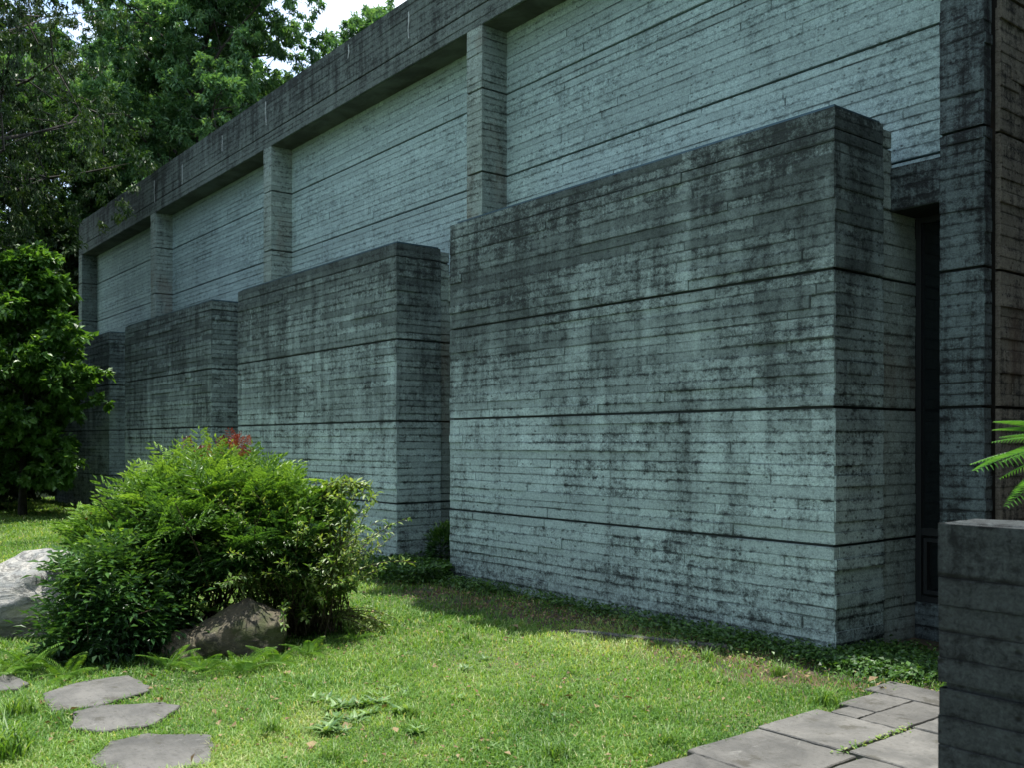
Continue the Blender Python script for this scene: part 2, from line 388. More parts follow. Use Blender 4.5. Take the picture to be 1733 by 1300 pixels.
for i in range(4):
    bx1 = X0-PER*i; bx0 = bx1-BL; nl = XP-PER*(i-1)-WP if i else XR-.33; pr = XP-PER*i
    for (a, c, sd) in ((bx1-.02, nl, 1), (pr, bx0+.02, 2)):
        kid(masonry('lintel', M_pier if i == 0 else M_pil, None, a, YP+.004, c, YR-.002, 3.43, 3.77, 'F', 400+10*i+sd, zl=[(3.43, 3.77)], lmin=.3, lmax=.6))
        window(a+(.02 if sd == 1 else 0), c-(.02 if sd == 2 else 0), i)
        kid(masonry('plinth', M_pier, None, a+.02, YR-.03, c-.02, YR+.15, 0, .299, 'F', 480+10*i+sd))
    # the projecting bay
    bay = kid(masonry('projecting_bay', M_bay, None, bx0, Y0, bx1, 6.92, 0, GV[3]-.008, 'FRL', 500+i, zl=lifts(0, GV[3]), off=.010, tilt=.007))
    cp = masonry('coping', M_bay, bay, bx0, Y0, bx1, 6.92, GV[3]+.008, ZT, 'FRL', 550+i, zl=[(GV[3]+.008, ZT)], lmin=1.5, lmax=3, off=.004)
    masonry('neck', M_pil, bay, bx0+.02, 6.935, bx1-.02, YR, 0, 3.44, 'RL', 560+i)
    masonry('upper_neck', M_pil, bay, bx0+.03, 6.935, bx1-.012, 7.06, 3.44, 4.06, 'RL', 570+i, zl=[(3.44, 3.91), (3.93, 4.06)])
    mesh_np('bay_roof', *box_vf(bx0+.1, 7.06, 3.45, bx1-.1, YR, 3.5)[:2], M_soffit, bay)
    pr_ = [box_vf(bx0+.12, Y0+.012, ZT+.001, bx1-.01, Y0+.04, ZT+.020), box_vf(bx1-.045, Y0+.0401, ZT+.001, bx1-.012, 6.90, ZT+.019)]
    Vv, Ff, _ = join(pr_); mesh_np('flashing', Vv, Ff, M_metal, bay)
# lime runs on the beam
rnd = random.Random(4)
for x, z0, ln_ in [(-9.2, 7.66, .55), (-11.2, 7.52, .36), (-15.9, 7.60, .42), (-20.1, 7.45, .42), (-21.9, 7.5, .5), (-24.0, 7.4, .4), (-12.9, 7.62, .2), (-9.15, 7.15, .22), (-17.9, 7.5, .3)]:
    n = 14; V = []; F = []
    for k in range(n):
        q = k/(n-1); wv = .004+.012*rnd.random()*(1-q*.5); xx = x+.02*math.sin(q*5+x)*q+rnd.uniform(-.003, .003)
        V += [(xx-wv, YP-.003, z0-ln_*q), (xx-wv, YP-.010, z0-ln_*q), (xx+wv, YP-.010, z0-ln_*q), (xx+wv, YP-.003, z0-ln_*q)]
    for k in range(n-1):
        for a in range(4): c = (a+1) % 4; F.append((k*4+a, k*4+c, k*4+4+c, k*4+4+a))
    kid(mesh_np('lime_streak', np.array(V), np.array(F), M_lime))

# ---------------------------------------------------------------- low wall in the right foreground
def low_wall():
    B = Boards(); rnd = random.Random(31); x0, x1, y0, y1 = -1.672, 3.5, 3.2, 3.43; d = .016
    V, F, _ = box_vf(x0+d, y0+d, 0, x1, y1, 1.315)
    B.plain([tuple(v) for v in V], F.tolist(), .5)
    zz = [0, .09, .185, .28, .37, .47, .56, .66]; zt = [.775, .86, .95, 1.04, 1.135, 1.32]
    for lst in (zz+[.755], zt):
        for a, c in zip(lst[:-1], lst[1:]):
            ROWS[(round(a, 3), round(c, 3), .0861)] = [a, c]
            B.face((x0, y0+d, 0), (1, 0, 0), (0, -1, 0), x1-x0, [(a, c)], rnd, lmin=1.2, lmax=2.8, off=.008, deep=d)
            B.face((x0+d, y1, 0), (0, -1, 0), (-1, 0, 0), y1-y0-.002, [(a, c)], rnd, off=.008, deep=d)
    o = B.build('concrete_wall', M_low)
    # worn, rounded top
    n = 120; V = []; F = []
    for k in range(n+1):
        x = x0-.004+(x1-x0)*k/n
        for m, yy in enumerate(np.linspace(y0+.0005, y1, 9)):
            e = min(m, 8-m); z = 1.318+(.010 if e > 1 else .006 if e == 1 else -.03)+.006*mnoise.noise(Vector((x*9, yy*9, 2)))+(-.012 if k == 0 else 0)
            V.append((x, yy+.004*mnoise.noise(Vector((x*14, yy*3, 7))), z))
    for k in range(n):
        for m in range(8): a = k*9+m; F.append((a, a+9, a+10, a+1))
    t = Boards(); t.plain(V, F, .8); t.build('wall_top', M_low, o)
    tag(o, 'low dark board-marked concrete garden wall in the right foreground, cut by the frame', 'garden wall')
low_wall()

# ---------------------------------------------------------------- paving and stones
b = NB('grey_slate'); pos = b.n('ShaderNodeNewGeometry').outputs['Position']
n1 = b.noise(pos, 2.3, 8, .65, .6); n2 = b.noise(b.mapv(pos, (1, 1, 1)), 38, 6, .7); n3 = b.noise(b.mapv(pos, (2, 14, 1)), 2.5, 5, .6, .5)
r = b.n('ShaderNodeAttribute', {'attribute_name': 'rnd'}).outputs['Fac']
col = b.mix(b.mr(n1, .3, .7), (.062, .062, .058), (.150, .146, .134)); col = b.mix(b.mr(n3, .5, .7, 0, .35), col, (.06, .06, .055))
col = b.mix(b.mr(n2, .54, .68, 0, .75), col, (.045, .045, .036))
col = b.mix(b.mr(b.noise(b.mapv(pos, (3, 1, 1), (4, 4, 0)), 5, 8, .75, 1.5), .60, .68, 0, .7), col, (.20, .20, .185))
col = b.mix(b.mr(b.noise(pos, 4.2, 7, .7), .56, .64, 0, .75), col, (.045, .042, .03))
tn = b.mr(r, 0, 1, .74, 1.22); col = b.mix(1, col, b.n('ShaderNodeCombineColor', None, i0=tn, i1=tn, i2=tn).outputs[0], 'MULTIPLY')
p = b.n('ShaderNodeBsdfPrincipled', None, Roughness=.75, Normal=b.n('ShaderNodeBump', None, Strength=.9, Distance=.009, Height=b.math('ADD', n2, b.math('MULTIPLY', n3, 1.2))).outputs[0]); b.t.links.new(col, p.inputs['Base Color'])
M_slate = b.done(p.outputs[0])
def slab(poly, zt, rnd, sub=7, jit=.006, round_=.0):
    """a stone slab from an outline, its edge broken up"""
    pts = []
    n = len(poly)
    for i in range(n):
        a, c = np.array(poly[i]), np.array(poly[(i+1) % n])
        for k in range(sub):
            q = a+(c-a)*k/sub; pts.append(q+np.array([rnd.uniform(-jit, jit), rnd.uniform(-jit, jit)]))
    pts = np.array(pts); c = pts.mean(0); m = len(pts); tone = rnd.random()
    V = []; 
    for s_, z in ((1.0, -.05), (1.0, zt-.006), (.985, zt), (.6, zt+.0015)):
        for q in pts: V.append((*(c+(q-c)*s_), z+(rnd.uniform(-.0015, .0015) if s_ < 1 else 0)))
    V.append((*c, zt+.002)); F4 = []
    for l in range(3):
        for k in range(m): F4.append((l*m+k, l*m+(k+1) % m, (l+1)*m+(k+1) % m, (l+1)*m+k))
    F3 = [(3*m+k, 3*m+(k+1) % m, 4*m) for k in range(m)]
    return np.array(V), [np.array(F4), np.array(F3)], np.full(len(V), tone)
rnd = random.Random(8)
stones = [[(-6.51, 1.40), (-6.06, 1.36), (-6.0, 1.60), (-6.17, 1.95), (-6.30, 1.99), (-6.66, 1.96), (-6.68, 1.70)],
          [(-5.64, 1.36), (-5.46, 1.47), (-5.42, 1.73), (-5.70, 1.98), (-5.84, 1.92), (-6.0, 1.60), (-5.95, 1.45)],
          [(-4.97, 1.28), (-4.62, 1.40), (-4.60, 1.75), (-5.02, 1.93), (-5.26, 1.66), (-5.26, 1.46)],
          [(-7.3, .95), (-6.93, .90), (-6.72, 1.30), (-6.84, 1.40), (-7.25, 1.35)]]
labs = ['grey stepping stone nearest the leafy shrub, furthest back of the three whole ones', 'grey stepping stone in the middle of the row in the grass',
        'grey stepping stone at the bottom edge of the photo, nearest the camera', 'sliver of grey stepping stone at the left edge beside the ferns']
poly_all = []
for pl, lb in zip(stones, labs):
    V, F, r_ = slab(pl, .028, rnd, 5, .012)
    tag(mesh_np('stepping_stone', V, F, M_slate, rnd=r_*.3+.15), lb, 'stepping stone', 'stepping stones crossing the lawn'); poly_all.append(pl)
pav = [(-3.38, 5.51, -2.15, 5.83), (-3.30, 5.10, -3.045, 5.50), (-3.035, 4.90, -2.775, 5.50), (-3.22, 4.90, -3.045, 5.09), (-2.765, 4.99, -2.1, 5.50), (-3.30, 4.33, -2.775, 4.89),
       (-2.755, 4.35, -2.1, 4.98), (-3.28, 3.72, -2.68, 4.32), (-2.67, 3.62, -2.1, 4.34), (-3.22, 3.0, -2.5, 3.71), (-2.49, 3.0, -1.8, 3.61), (-2.09, 4.2, -1.2, 5.1), (-2.09, 5.11, -1.2, 5.83), (-2.09, 3.62, -1.2, 4.19), (-3.3, 2.2, -2.3, 2.99), (-2.29, 2.2, -1.4, 2.99)]
parts = []
for i, (xa, ya, xb, yb) in enumerate(pav):
    g = .004; sk = rnd.uniform(-.01, .01)
    V, F, r_ = slab([(xa+g, ya+g), (xb-g, ya+g+sk), (xb-g, yb-g+sk*.5), (xa+g+sk, yb-g)], .03+rnd.uniform(-.003, .003), rnd, 10, .0035 if xa > -3.2 else .006)
    parts += [(V, f, r_) if k == 0 else None for k, f in enumerate(F)][:1]
    parts.append((np.zeros((0, 3)), F[1]-len(V), np.zeros(0)))
V, F, r_ = [], {4: [], 3: []}, []
off = 0; rnd = random.Random(8)
for i, (xa, ya, xb, yb) in enumerate(pav):
    g = .004; sk = rnd.uniform(-.01, .01)
    v, f, rr = slab([(xa+g, ya+g), (xb-g, ya+g+sk), (xb-g, yb-g+sk*.5), (xa+g+sk, yb-g)], .03+rnd.uniform(-.003, .003), rnd, 10, .0035)
    V.append(v); r_.append(rr); F[4].append(f[0]+off); F[3].append(f[1]+off); off += len(v)
tag(mesh_np('path', np.concatenate(V), [np.concatenate(F[4]), np.concatenate(F[3])], M_slate, rnd=np.concatenate(r_)), kind='structure')
# half-buried edging by the wall
v, f, rr = slab([(-5.95, 5.30), (-4.7, 5.84), (-4.73, 5.91), (-5.98, 5.38)], .03, rnd, 12, .006)
tag(mesh_np('stone_edging', v, f, M_slate, rnd=rr), 'thin half-buried strip of stone edging in the soil before the nearest bay', 'edging')

# boulders
def boulder(name, loc, size, seed, mat, rz=0, sharp=.30, flat=None, sub=5):
    import bmesh
    bm = bmesh.new(); bmesh.ops.create_icosphere(bm, subdivisions=sub, radius=1)
    rr = random.Random(seed); pl = []
    for _ in range(22):
        nn = Vector((rr.gauss(0, 1), rr.gauss(0, 1), rr.gauss(0, 1))).normalized(); pl.append((nn, rr.uniform(.66, .98)))
    for v in bm.verts:
        c = v.co.copy(); s_ = Vector((seed*3.1, seed*1.7, seed))
        c = c*min([hh/c.dot(nn) for nn, hh in pl if c.dot(nn) > .05]+[1.15])
        q = c*(1+sharp*mnoise.fractal(c*1.1+s_, 1, 2, 5))
        q += c*.05*mnoise.fractal(c*5+s_, 1, 2, 3)
        if flat and q.z > flat: q.z = flat+(q.z-flat)*.25
        v.co = Vector((q.x*size[0], q.y*size[1], q.z*size[2]))
    me = bpy.data.meshes.new(name); bm.to_mesh(me); bm.free()
    for p in me.polygons: p.use_smooth = True
    o = link_mesh(name, me, mat); o.location = loc; o.rotation_euler = (0, 0, rz); return o
def rockmat(name, a, b_, c, moss):
    b = NB(name); pos = b.n('ShaderNodeTexCoord').outputs['Object']
    n1 = b.noise(b.mapv(pos, (1, 1, 2.6)), 2.2, 9, .65, 1.4); n2 = b.noise(pos, 22, 7, .7, .5); n3 = b.noise(pos, 5, 6, .6)
    nz = b.n('ShaderNodeSeparateXYZ', None, i0=b.n('ShaderNodeNewGeometry').outputs['Normal']).outputs[2]
    col = b.mix(b.mr(n1, .36, .62), a, b_); col = b.mix(b.mr(n2, .52, .68), col, c)
    col = b.mix(b.math('MULTIPLY', b.mr(n3, .46, .60), moss), col, (.045, .055, .015))
    vn = b.mr(b.math('ABSOLUTE', b.math('SUBTRACT', b.noise(b.mapv(pos, (1, 1, 3)), 1.7, 5, .6, 2), .5)), 0, .03, 1, 0)
    col = b.mix(b.math('MULTIPLY', vn, .6), col, (.02, .02, .018))
    p = b.n('ShaderNodeBsdfPrincipled', None, Roughness=.85, Normal=b.n('ShaderNodeBump', None, Strength=.9, Distance=.03, Height=b.math('ADD', n1, b.math('MULTIPLY', n2, .5))).outputs[0]); b.t.links.new(col, p.inputs['Base Color'])
    return b.done(p.outputs[0])
M_rock1 = rockmat('mossy_rock', (.085, .072, .045), (.035, .032, .022), (.19, .16, .11), .9)
M_rock2 = rockmat('pale_rock', (.34, .325, .29), (.16, .17, .17), (.40, .38, .34), .05)
M_rock3 = rockmat('tan_rock', (.20, .16, .11), (.09, .08, .06), (.30, .25, .18), .4)
o = boulder('boulder', at(412, 7.25, .10), (.37, .28, .36), 4, M_rock1, .9, .12)
tag(o, 'dark mossy boulder poking out from under the leafy shrub', 'boulder', 'boulders round the shrub')
o = boulder('boulder', at(318, 7.15, .05), (.27, .17, .17), 8, M_rock3, .5, .14)
tag(o, 'low tan broken rock just left of the dark mossy boulder', 'boulder', 'boulders round the shrub')
o = boulder('boulder', at(8, 8.1, .10), (.98, .66, .60), 6, M_rock2, 1.1, .16, .9)
tag(o, 'large pale grey boulder with a flat top at the left edge', 'boulder', 'boulders round the shrub')

# ---------------------------------------------------------------- leaves and foliage
rng = np.random.default_rng(12)
def leaf_t(w=.35, fold=.12, droop=.15):
    """lanceolate leaf of length 1 along y"""
    V = np.array([(0, 0, 0), (-w/2, .38, fold), (0, .42, .02), (w/2, .38, fold), (-w*.33, .72, fold*.6-droop*.4), (0, .74, -droop*.4), (w*.33, .72, fold*.6-droop*.4), (0, 1, -droop)], float)
    F = np.array([(0, 2, 1, 1), (0, 3, 2, 2), (1, 2, 5, 4), (2, 3, 6, 5), (4, 5, 7, 7), (5, 6, 7, 7)])
    return V, F
def tri_leaf(w=.4, fold=.1, droop=.15):
    V = np.array([(0, 0, 0), (-w/2, .45, fold), (w/2, .45, fold), (0, 1, -droop)], float)
    return V, np.array([(0, 3, 1), (0, 2, 3)])
def fixf(V, F):   # split degenerate quads
    q = F[F[:, 2] != F[:, 3]]; t = F[F[:, 2] == F[:, 3]][:, :3]
    return q, t
def rdir(n, up=0.0, spread=1.0):
    v = rng.normal(size=(n, 3)); v[:, 2] = v[:, 2]*spread+up
    return v/np.linalg.norm(v, axis=1, keepdims=True)

def grow(base, height, lean, nlimb, spread, r0, seed, crown0=.35, wig=.05):
    """trunk with limbs; returns wood geometry and the twig tips"""
    rn = random.Random(seed); parts = []; tips = []
    n = 10; path = []
    for i in range(n+1):
        q = i/n; path.append((base[0]+lean[0]*q*q+rn.uniform(-wig, wig)*height*q*.3, base[1]+lean[1]*q*q+rn.uniform(-wig, wig)*height*q*.3, base[2]+height*q))
    parts.append(tube(path, [r0*(1-.85*i/n)*(1.25 if i == 0 else 1) for i in range(n+1)], 9))
    for k in range(nlimb):
        q = crown0+(1-crown0)*(k+.5)/nlimb*.97
        i = min(int(q*n), n-1); s = np.array(path[i])+(np.array(path[i+1])-np.array(path[i]))*(q*n-i)
        az = k*2.4+rn.uniform(-.5, .5)
        L_ = spread*(math.sin(PI*min(1, (q-crown0)/(1-crown0)*.75+.22)))*rn.uniform(.75, 1.15)
        el = rn.uniform(.1, .5)+.5*q; p = [s]; d = np.array([math.cos(az)*math.cos(el), math.sin(az)*math.cos(el), math.sin(el)])
        for j in range(5):
            d = d+np.array([rn.uniform(-.25, .25), rn.uniform(-.25, .25), rn.uniform(-.22, .12)]); d /= np.linalg.norm(d); p.append(p[-1]+d*L_/5)
        rr = r0*.33*(1-.5*q)
        parts.append(tube(p, [rr*(1-.8*j/5) for j in range(6)], 6))
        for j in (2, 3, 4, 5):
            for m in range(3):
                dd = np.array([rn.gauss(0, 1), rn.gauss(0, 1), rn.gauss(.1, .7)]); dd /= np.linalg.norm(dd)
                e = p[j]+dd*L_*rn.uniform(.18, .38); parts.append(tube([p[j], (p[j]+e)/2+dd*.05, e], [rr*.3, rr*.2, rr*.08], 4)); tips.append(e)
        tips.append(p[-1])
    tips.append(np.array(path[-1]))
    return parts, np.array(tips)
def crown_leaves(tips, n_clump, per, R, leaf, size, droop=.4, flat=.7, tmpl=None, hang=0.0):
    """each tip carries sprays; each spray is a whorl of leaves facing out"""
    T = len(tips); k = T*n_clump
    cd = rdir(k, .25); cr = R*(.55+.5*rng.random(k))[:, None]
    cen = np.repeat(tips, n_clump, 0)+cd*cr*np.array([1, 1, flat])
    if hang: cen[:, 2] -= hang*rng.random(k)**1.5
    n = k*per
    cdr = np.repeat(cd, per, 0); crn = np.repeat(rng.random(k), per)
    d = rdir(n)*.9+cdr*.8; d[:, 2] -= droop
    P = np.repeat(cen, per, 0)+rdir(n)*rng.random((n, 1))*R*.28
    U = cdr*.5+np.array([0, 0, 1.0])+rng.normal(size=(n, 3))*.35
    Rm = frames(d, U); S = size*(.65+.7*rng.random(n))
    rv = np.clip(.5*crn+.5*rng.random(n), 0, 1)
    return scatter(*(tmpl or tri_leaf(leaf)), P, Rm, S, rv)
M_bark = simple('grey_brown_bark', (.045, .04, .03), .9, 0, 9, (.02, .018, .014), .03)
M_leafA = leafmat('fresh_evergreen_leaves', [(.03, .08, .032), (.065, .155, .065), (.115, .23, .10), (.20, .32, .17)], .33, .26)
M_leafD = leafmat('dark_tree_leaves', [(.010, .028, .009), (.02, .05, .014), (.034, .075, .018), (.06, .095, .022)], .25, .5)
M_leafS = leafmat('small_tree_leaves', [(.03, .085, .016), (.065, .16, .03), (.10, .22, .045), (.15, .28, .08)], .38, .38)
def tree(name, base, height, lean, nlimb, spread, r0, seed, label, cat, mat, group=None, crown0=.35, clump=4, per=30, R=.9, leaf=.42, size=.17, droop=.4, hang=0.0, flat=.7, lowfill=None):
    t = empty(name, base); t['label'] = label; t['category'] = cat
    if group: t['group'] = group
    parts, tips = grow((0, 0, 0), height, lean, nlimb, spread, r0, seed, crown0)
    V, F, r_ = join(parts); mesh_np('trunk', V, F, M_bark, t, smooth=True)
    if lowfill is not None: tips = np.concatenate([tips, lowfill])
    V, F, r_ = crown_leaves(tips, clump, per, R, leaf, size, droop, flat, hang=hang); mesh_np('crown', V, F, mat, t, rnd=r_)
    return t
def clone(t, loc, rz, sc_, label, group=None):
    c = t.copy(); C.objects.link(c); c.location = loc; c.rotation_euler = (0, 0, rz); c.scale = (sc_,)*3; c['label'] = label
    if group: c['group'] = group
    for ch in t.children: d = ch.copy(); C.objects.link(d); d.parent = c
    return c
GT = 'tall trees beyond the building'
tA = tree('evergreen_tree', at(335, 34), 18.4, (.5, .2), 34, 4.9, .32, 21, 'tall lush evergreen tree rising behind the far end of the roof beam', 'tree', M_leafA, GT, .36, 10, 42, .70, .40, .18, .3)
clone(tA, at(655, 37), 2.1, .98, 'second evergreen tree showing above the roof beam near the top of the photo', GT)
clone(tA, at(385, 43), 5.2, 1.0, 'evergreen tree half hidden right behind the tall lush one', GT)
clone(tA, at(250, 47), 3.0, 1.15, 'evergreen tree furthest back, glimpsed between the two nearer crowns', GT)
clone(tA, at(190, 38), 4.0, .80, 'smaller evergreen tree low between the dark foliage and the lush tree', GT)
tD = tree('dark_tree', at(-165, 21.5), 16.5, (.6, .5), 32, 5.0, .30, 33, 'dark tree with hanging foliage filling the top left corner', 'tree', M_leafD, GT, .36, 7, 40, .62, .34, .12, .9, 1.3)
clone(tD, at(20, 36), 1.3, 1.05, 'dark tree standing between the hanging foliage and the lush evergreen', GT)
clone(tD, at(-170, 36), 3.9, 1.05, 'dark tree at the left edge behind the hanging foliage', GT)
tS = tree('broadleaf_tree', at(38, 20.5), 5.7, (.0, .2), 26, 1.32, .08, 55, 'small bright broadleaf tree beside the furthest bay', 'tree', M_leafS, None, .12, 4, 22, .40, .62, .15, .2, flat=.35)
rn = random.Random(3)
for i, (px, d, s_) in enumerate([(-40, 31, 1.0), (70, 34, 1.15), (-170, 31, 1.2), (-320, 30, 1.3), (160, 41, 1.2)]):
    lb = ['dark shrubby tree low at the left edge behind the lawn', 'dark shrubby tree seen under the branches of the small broadleaf tree', 'dark shrubby tree just outside the left edge', 'dark shrubby tree far outside the left edge', 'dark shrubby tree beyond the end of the building'][i]
    if i == 0:
        tU = tree('understorey_tree', at(px, d), 7.5, (.3, .1), 22, 3.4, .12, 71, lb, 'tree', M_leafD, 'understorey trees behind the lawn', .03, 6, 34, .8, .42, .20, .3)
    else: clone(tU, at(px, d), rn.uniform(0, 6), s_, lb, 'understorey trees behind the lawn')
for k, (px, d) in enumerate([(-380, 17), (-520, 13)]):  # unseen trees added to keep light off the furthest bay
    clone(tU, at(px, d), 1+k, .9, 'unseen shrubby tree added left of the lawn to block light, %s one' % ['further', 'nearer'][k], 'understorey trees behind the lawn')
clone(tU, at(38, 25), 2.5, .48, 'low dark shrubby tree right behind the small broadleaf tree', 'understorey trees behind the lawn')
clone(tU, at(-70, 22.5), .5, .6, 'low dark shrubby tree at the left edge beside the small broadleaf tree', 'understorey trees behind the lawn')
# unseen trees added on the right to keep low sky off right-facing walls
for x, y, s_, lb in [(2.6, 7.4, 1.0, 'nearest'), (3.2, 11.0, 1.3, 'second'), (2.4, 15.0, 1.4, 'third'), (6.0, 5.0, 1.3, 'furthest right')]:
    clone(tU, (x, y, 0), x*3, s_, lb+' of the shrubby trees right of the building, unseen, added to block sky', 'trees right of the frame')
clone(tU, (.9, 9.6, 0), 5.1, .75, 'shrubby tree close by the right end of the building, unseen, added to block sky', 'trees right of the frame')
clone(tA, (5.0, 10.0, 0), 3.7, 1.0, 'tallest evergreen tree right of the building, unseen, added to block sky', 'trees right of the frame')
clone(tA, (6.5, 16.0, 0), 1.2, 1.1, 'evergreen tree right of and behind the building, unseen, added to block sky', 'trees right of the frame')
clone(tU, (-.1, 9.3, 0), 2.2, .82, 'dense shrubby tree closest to the right end wall, unseen, added to block sky', 'trees right of the frame')
clone(tA, (.1, 9.6, 0), .7, .56, 'evergreen tree right of the building, unseen, added to block sky', 'trees right of the frame')
# unseen trees added behind the camera so mostly high sky lights the wall
for k, (x, y, s_) in enumerate([(-28, -10, 1.0), (-15, -13, 1.0), (-4, -12, .95), (7, -8, 1.0), (12, 0, 1.0)]):
    clone(tD if k % 2 else tA, (x, y, 0), k*1.7, s_, 'unseen tree added behind the photographer to cut low sky, number %s from the far end' % ['one', 'two', 'three', 'four', 'five', 'six', 'seven'][k], 'trees behind the photographer')
for k, (x, y) in enumerate([(-22, -9), (4.5, -5), (8, 1)]):
    clone(tU, (x, y, 0), k*2.1, 1.1, 'unseen shrubby tree added behind the photographer to cut low sky, number %s from the far end' % ['one', 'two', 'three', 'four', 'five', 'six'][k], 'shrubby trees behind the photographer')
# ---------------------------------------------------------------- shrubs, ferns, weeds
def curve_pts(p0, d0, L_, droop, n=8, wob=.0):
    p = np.array(p0, float); d = np.array(d0, float); d /= np.linalg.norm(d); out = [p.copy()]
    for i in range(n):
        d = d+np.array([0, 0, -droop/n])+rng.normal(size=3)*wob; d /= np.linalg.norm(d); p = p+d*L_/n; out.append(p.copy())
    return np.array(out)
def compound(npair=5, leaf_l=.045, w=.34, curve=.35, sub=True):
    """feathery compound leaf of length about .3 along y: side stalks with paired leaflets"""
    lv, lf = tri_leaf(w, .08, .12); P, D, S = [], [], []
    r = np.random.default_rng(5)
    for i in range(npair):
        q = (i+.8)/(npair+.6); y = .30*q; z = -curve*.3*q*q
        for s_ in (-1, 1):
            Ls = .105*(1-.55*q)
            if sub:
                for k in range(3):
                    t = (k+.6)/3; px = s_*Ls*t; py = y+Ls*t*.65; pz = z-.03*t*t
                    for e in ((-.5, 1.0) if k < 2 else (-.7, .0, .7)):
                        P.append((px, py, pz)); D.append((s_*.8+e*.55, .75-e*.6*s_*s_, -.15)); S.append(leaf_l*(.8+.4*r.random()))
            else:
                P.append((0, y, z)); D.append((s_*1, .55, -.12)); S.append(leaf_l*(1.1-.5*abs(q-.45)))
    P.append((0, .30, -curve*.3)); D.append((0, 1, -.4)); S.append(leaf_l*1.2)
    P, D, S = map(np.array, (P, D, S))
    V, F, _ = scatter(lv, lf, P, frames(D, np.tile([0, 0, 1.0], (len(P), 1))+r.normal(size=P.shape)*.15), S, np.zeros(len(P)))
    return V, F
COMP = compound(); COMP2 = compound(4, .075, .36, .5, False)
def mound_leaves(center, rad, n, tmpl, size, up=.5, shell=.35, zmin=.05, jitter=.25, lump=.22, freq=2.3, seed=0, low=False):
    """leaf sprays over the outside of a lumpy mound, pointing out and up"""
    d = rdir(n*2, .15 if not low else -.05); d = d[d[:, 2] > -.45][:n]; n = len(d)
    k = np.array([1+lump*mnoise.fractal(Vector(tuple(v*freq))+Vector((seed, 0, seed)), 1, 2, 3)*2 for v in d])
    rr = k*(1-shell*rng.random(n)**1.6)
    P = np.array(center)+d*rr[:, None]*np.array(rad)
    ok = P[:, 2] > zmin; P, d, rr, k = P[ok], d[ok], rr[ok], k[ok]; n = len(P)
    D = d*np.array([1, 1, .8])+np.array([0, 0, up])+rng.normal(size=(n, 3))*jitter
    U = np.array([0, 0, 1.0])+d*.4+rng.normal(size=(n, 3))*.2
    S = size*(.7+.6*rng.random(n))
    # young tips light; inner and lower leaves darkened in colour to imitate shade
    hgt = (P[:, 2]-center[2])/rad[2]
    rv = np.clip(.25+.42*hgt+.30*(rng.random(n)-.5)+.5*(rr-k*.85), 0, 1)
    return scatter(*tmpl, P-D/np.linalg.norm(D, axis=1, keepdims=True)*size*.12, frames(D, U), S, rv)
def stems_from(base, targets, r=.006, spread=.12):
    parts = []
    for t in targets:
        b0 = np.array(base)+np.array([rng.normal()*spread, rng.normal()*spread, 0]); m = b0*.45+np.array(t)*.55; m[2] += .12
        parts.append(tube([b0, m, t], [r, r*.8, r*.4], 5))
    return join(parts)
M_nan = leafmat('nandina_leaves', [(.016, .05, .016), (.045, .115, .028), (.12, .24, .042), (.24, .38, .07)], .38, .38)
M_nan2 = leafmat('nandina_dark_leaves', [(.014, .045, .014), (.035, .095, .028), (.07, .155, .04), (.15, .25, .055)], .3, .36)
M_red = leafmat('red_young_leaves', [(.12, .015, .012), (.22, .03, .02), (.25, .07, .03)], .3, .4)
M_priv = leafmat('pale_shrub_leaves', [(.035, .09, .02), (.08, .16, .035), (.16, .25, .06), (.30, .36, .16)], .4, .4)
M_fern = leafmat('fern_fronds', [(.04, .10, .02), (.10, .22, .035), (.19, .31, .055)], .4, .5)
M_palm = leafmat('cycad_fronds', [(.04, .14, .04), (.10, .27, .06), (.18, .38, .09)], .35, .4)
M_weed = leafmat('weed_leaves', [(.05, .12, .035), (.12, .22, .07), (.22, .34, .14)], .35, .45)
M_cover = leafmat('ground_ivy_leaves', [(.016, .05, .014), (.04, .105, .022), (.085, .18, .035)], .3, .45)
M_grass = leafmat('lawn_grass', [(.045, .12, .026), (.115, .24, .046), (.225, .35, .095), (.46, .46, .24)], .40, .5)
M_tuft = leafmat('coarse_grass', [(.05, .12, .022), (.10, .21, .035), (.18, .29, .07)], .4, .45)
M_litter = leafmat('dead_leaves', [(.16, .10, .045), (.25, .19, .10), (.10, .05, .025)], .1, .7)
M_stem = simple('brown_stems', (.06, .045, .025), .8)

c0 = at(345, 7.75)
c0 = at(350, 7.95); sh = empty('nandina_shrub', c0); tag(sh, 'big feathery bright green shrub with reddish tips over the mossy boulder', 'shrub')
def local(v): return (v[0], v[1], v[2])
# axes of the mound follow the view only in that it was measured there: width .95 m, depth .8 m
parts = []
lat = np.array([CA, SA, 0]); dep = np.array([-SA, CA, 0])
def off(l, d, z): return lat*l+dep*d+np.array([0, 0, z])
for (l, d, z, rx, rz, n, sd, zm) in [(-.05, .1, .74, .68, .44, 1700, 1, .40), (-.58, .0, .58, .46, .34, 950, 2, .30), (.48, .1, .80, .50, .40, 1050, 3, .46), (.02, .1, 1.02, .50, .28, 800, 4, .5), (-.34, .0, .90, .42, .28, 600, 5, .5), (.30, -.1, .75, .38, .30, 500, 6, .5)]:
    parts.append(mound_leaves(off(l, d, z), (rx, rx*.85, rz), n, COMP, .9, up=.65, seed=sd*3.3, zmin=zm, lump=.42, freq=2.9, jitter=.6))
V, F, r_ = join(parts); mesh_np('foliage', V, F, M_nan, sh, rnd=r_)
tg = [off(rng.normal()*.45, rng.normal()*.35, .5+.7*rng.random()) for _ in range(60)]
V, F, r_ = stems_from((0, 0, 0), tg, .008, .22); mesh_np('stems', V, F, M_stem, sh)
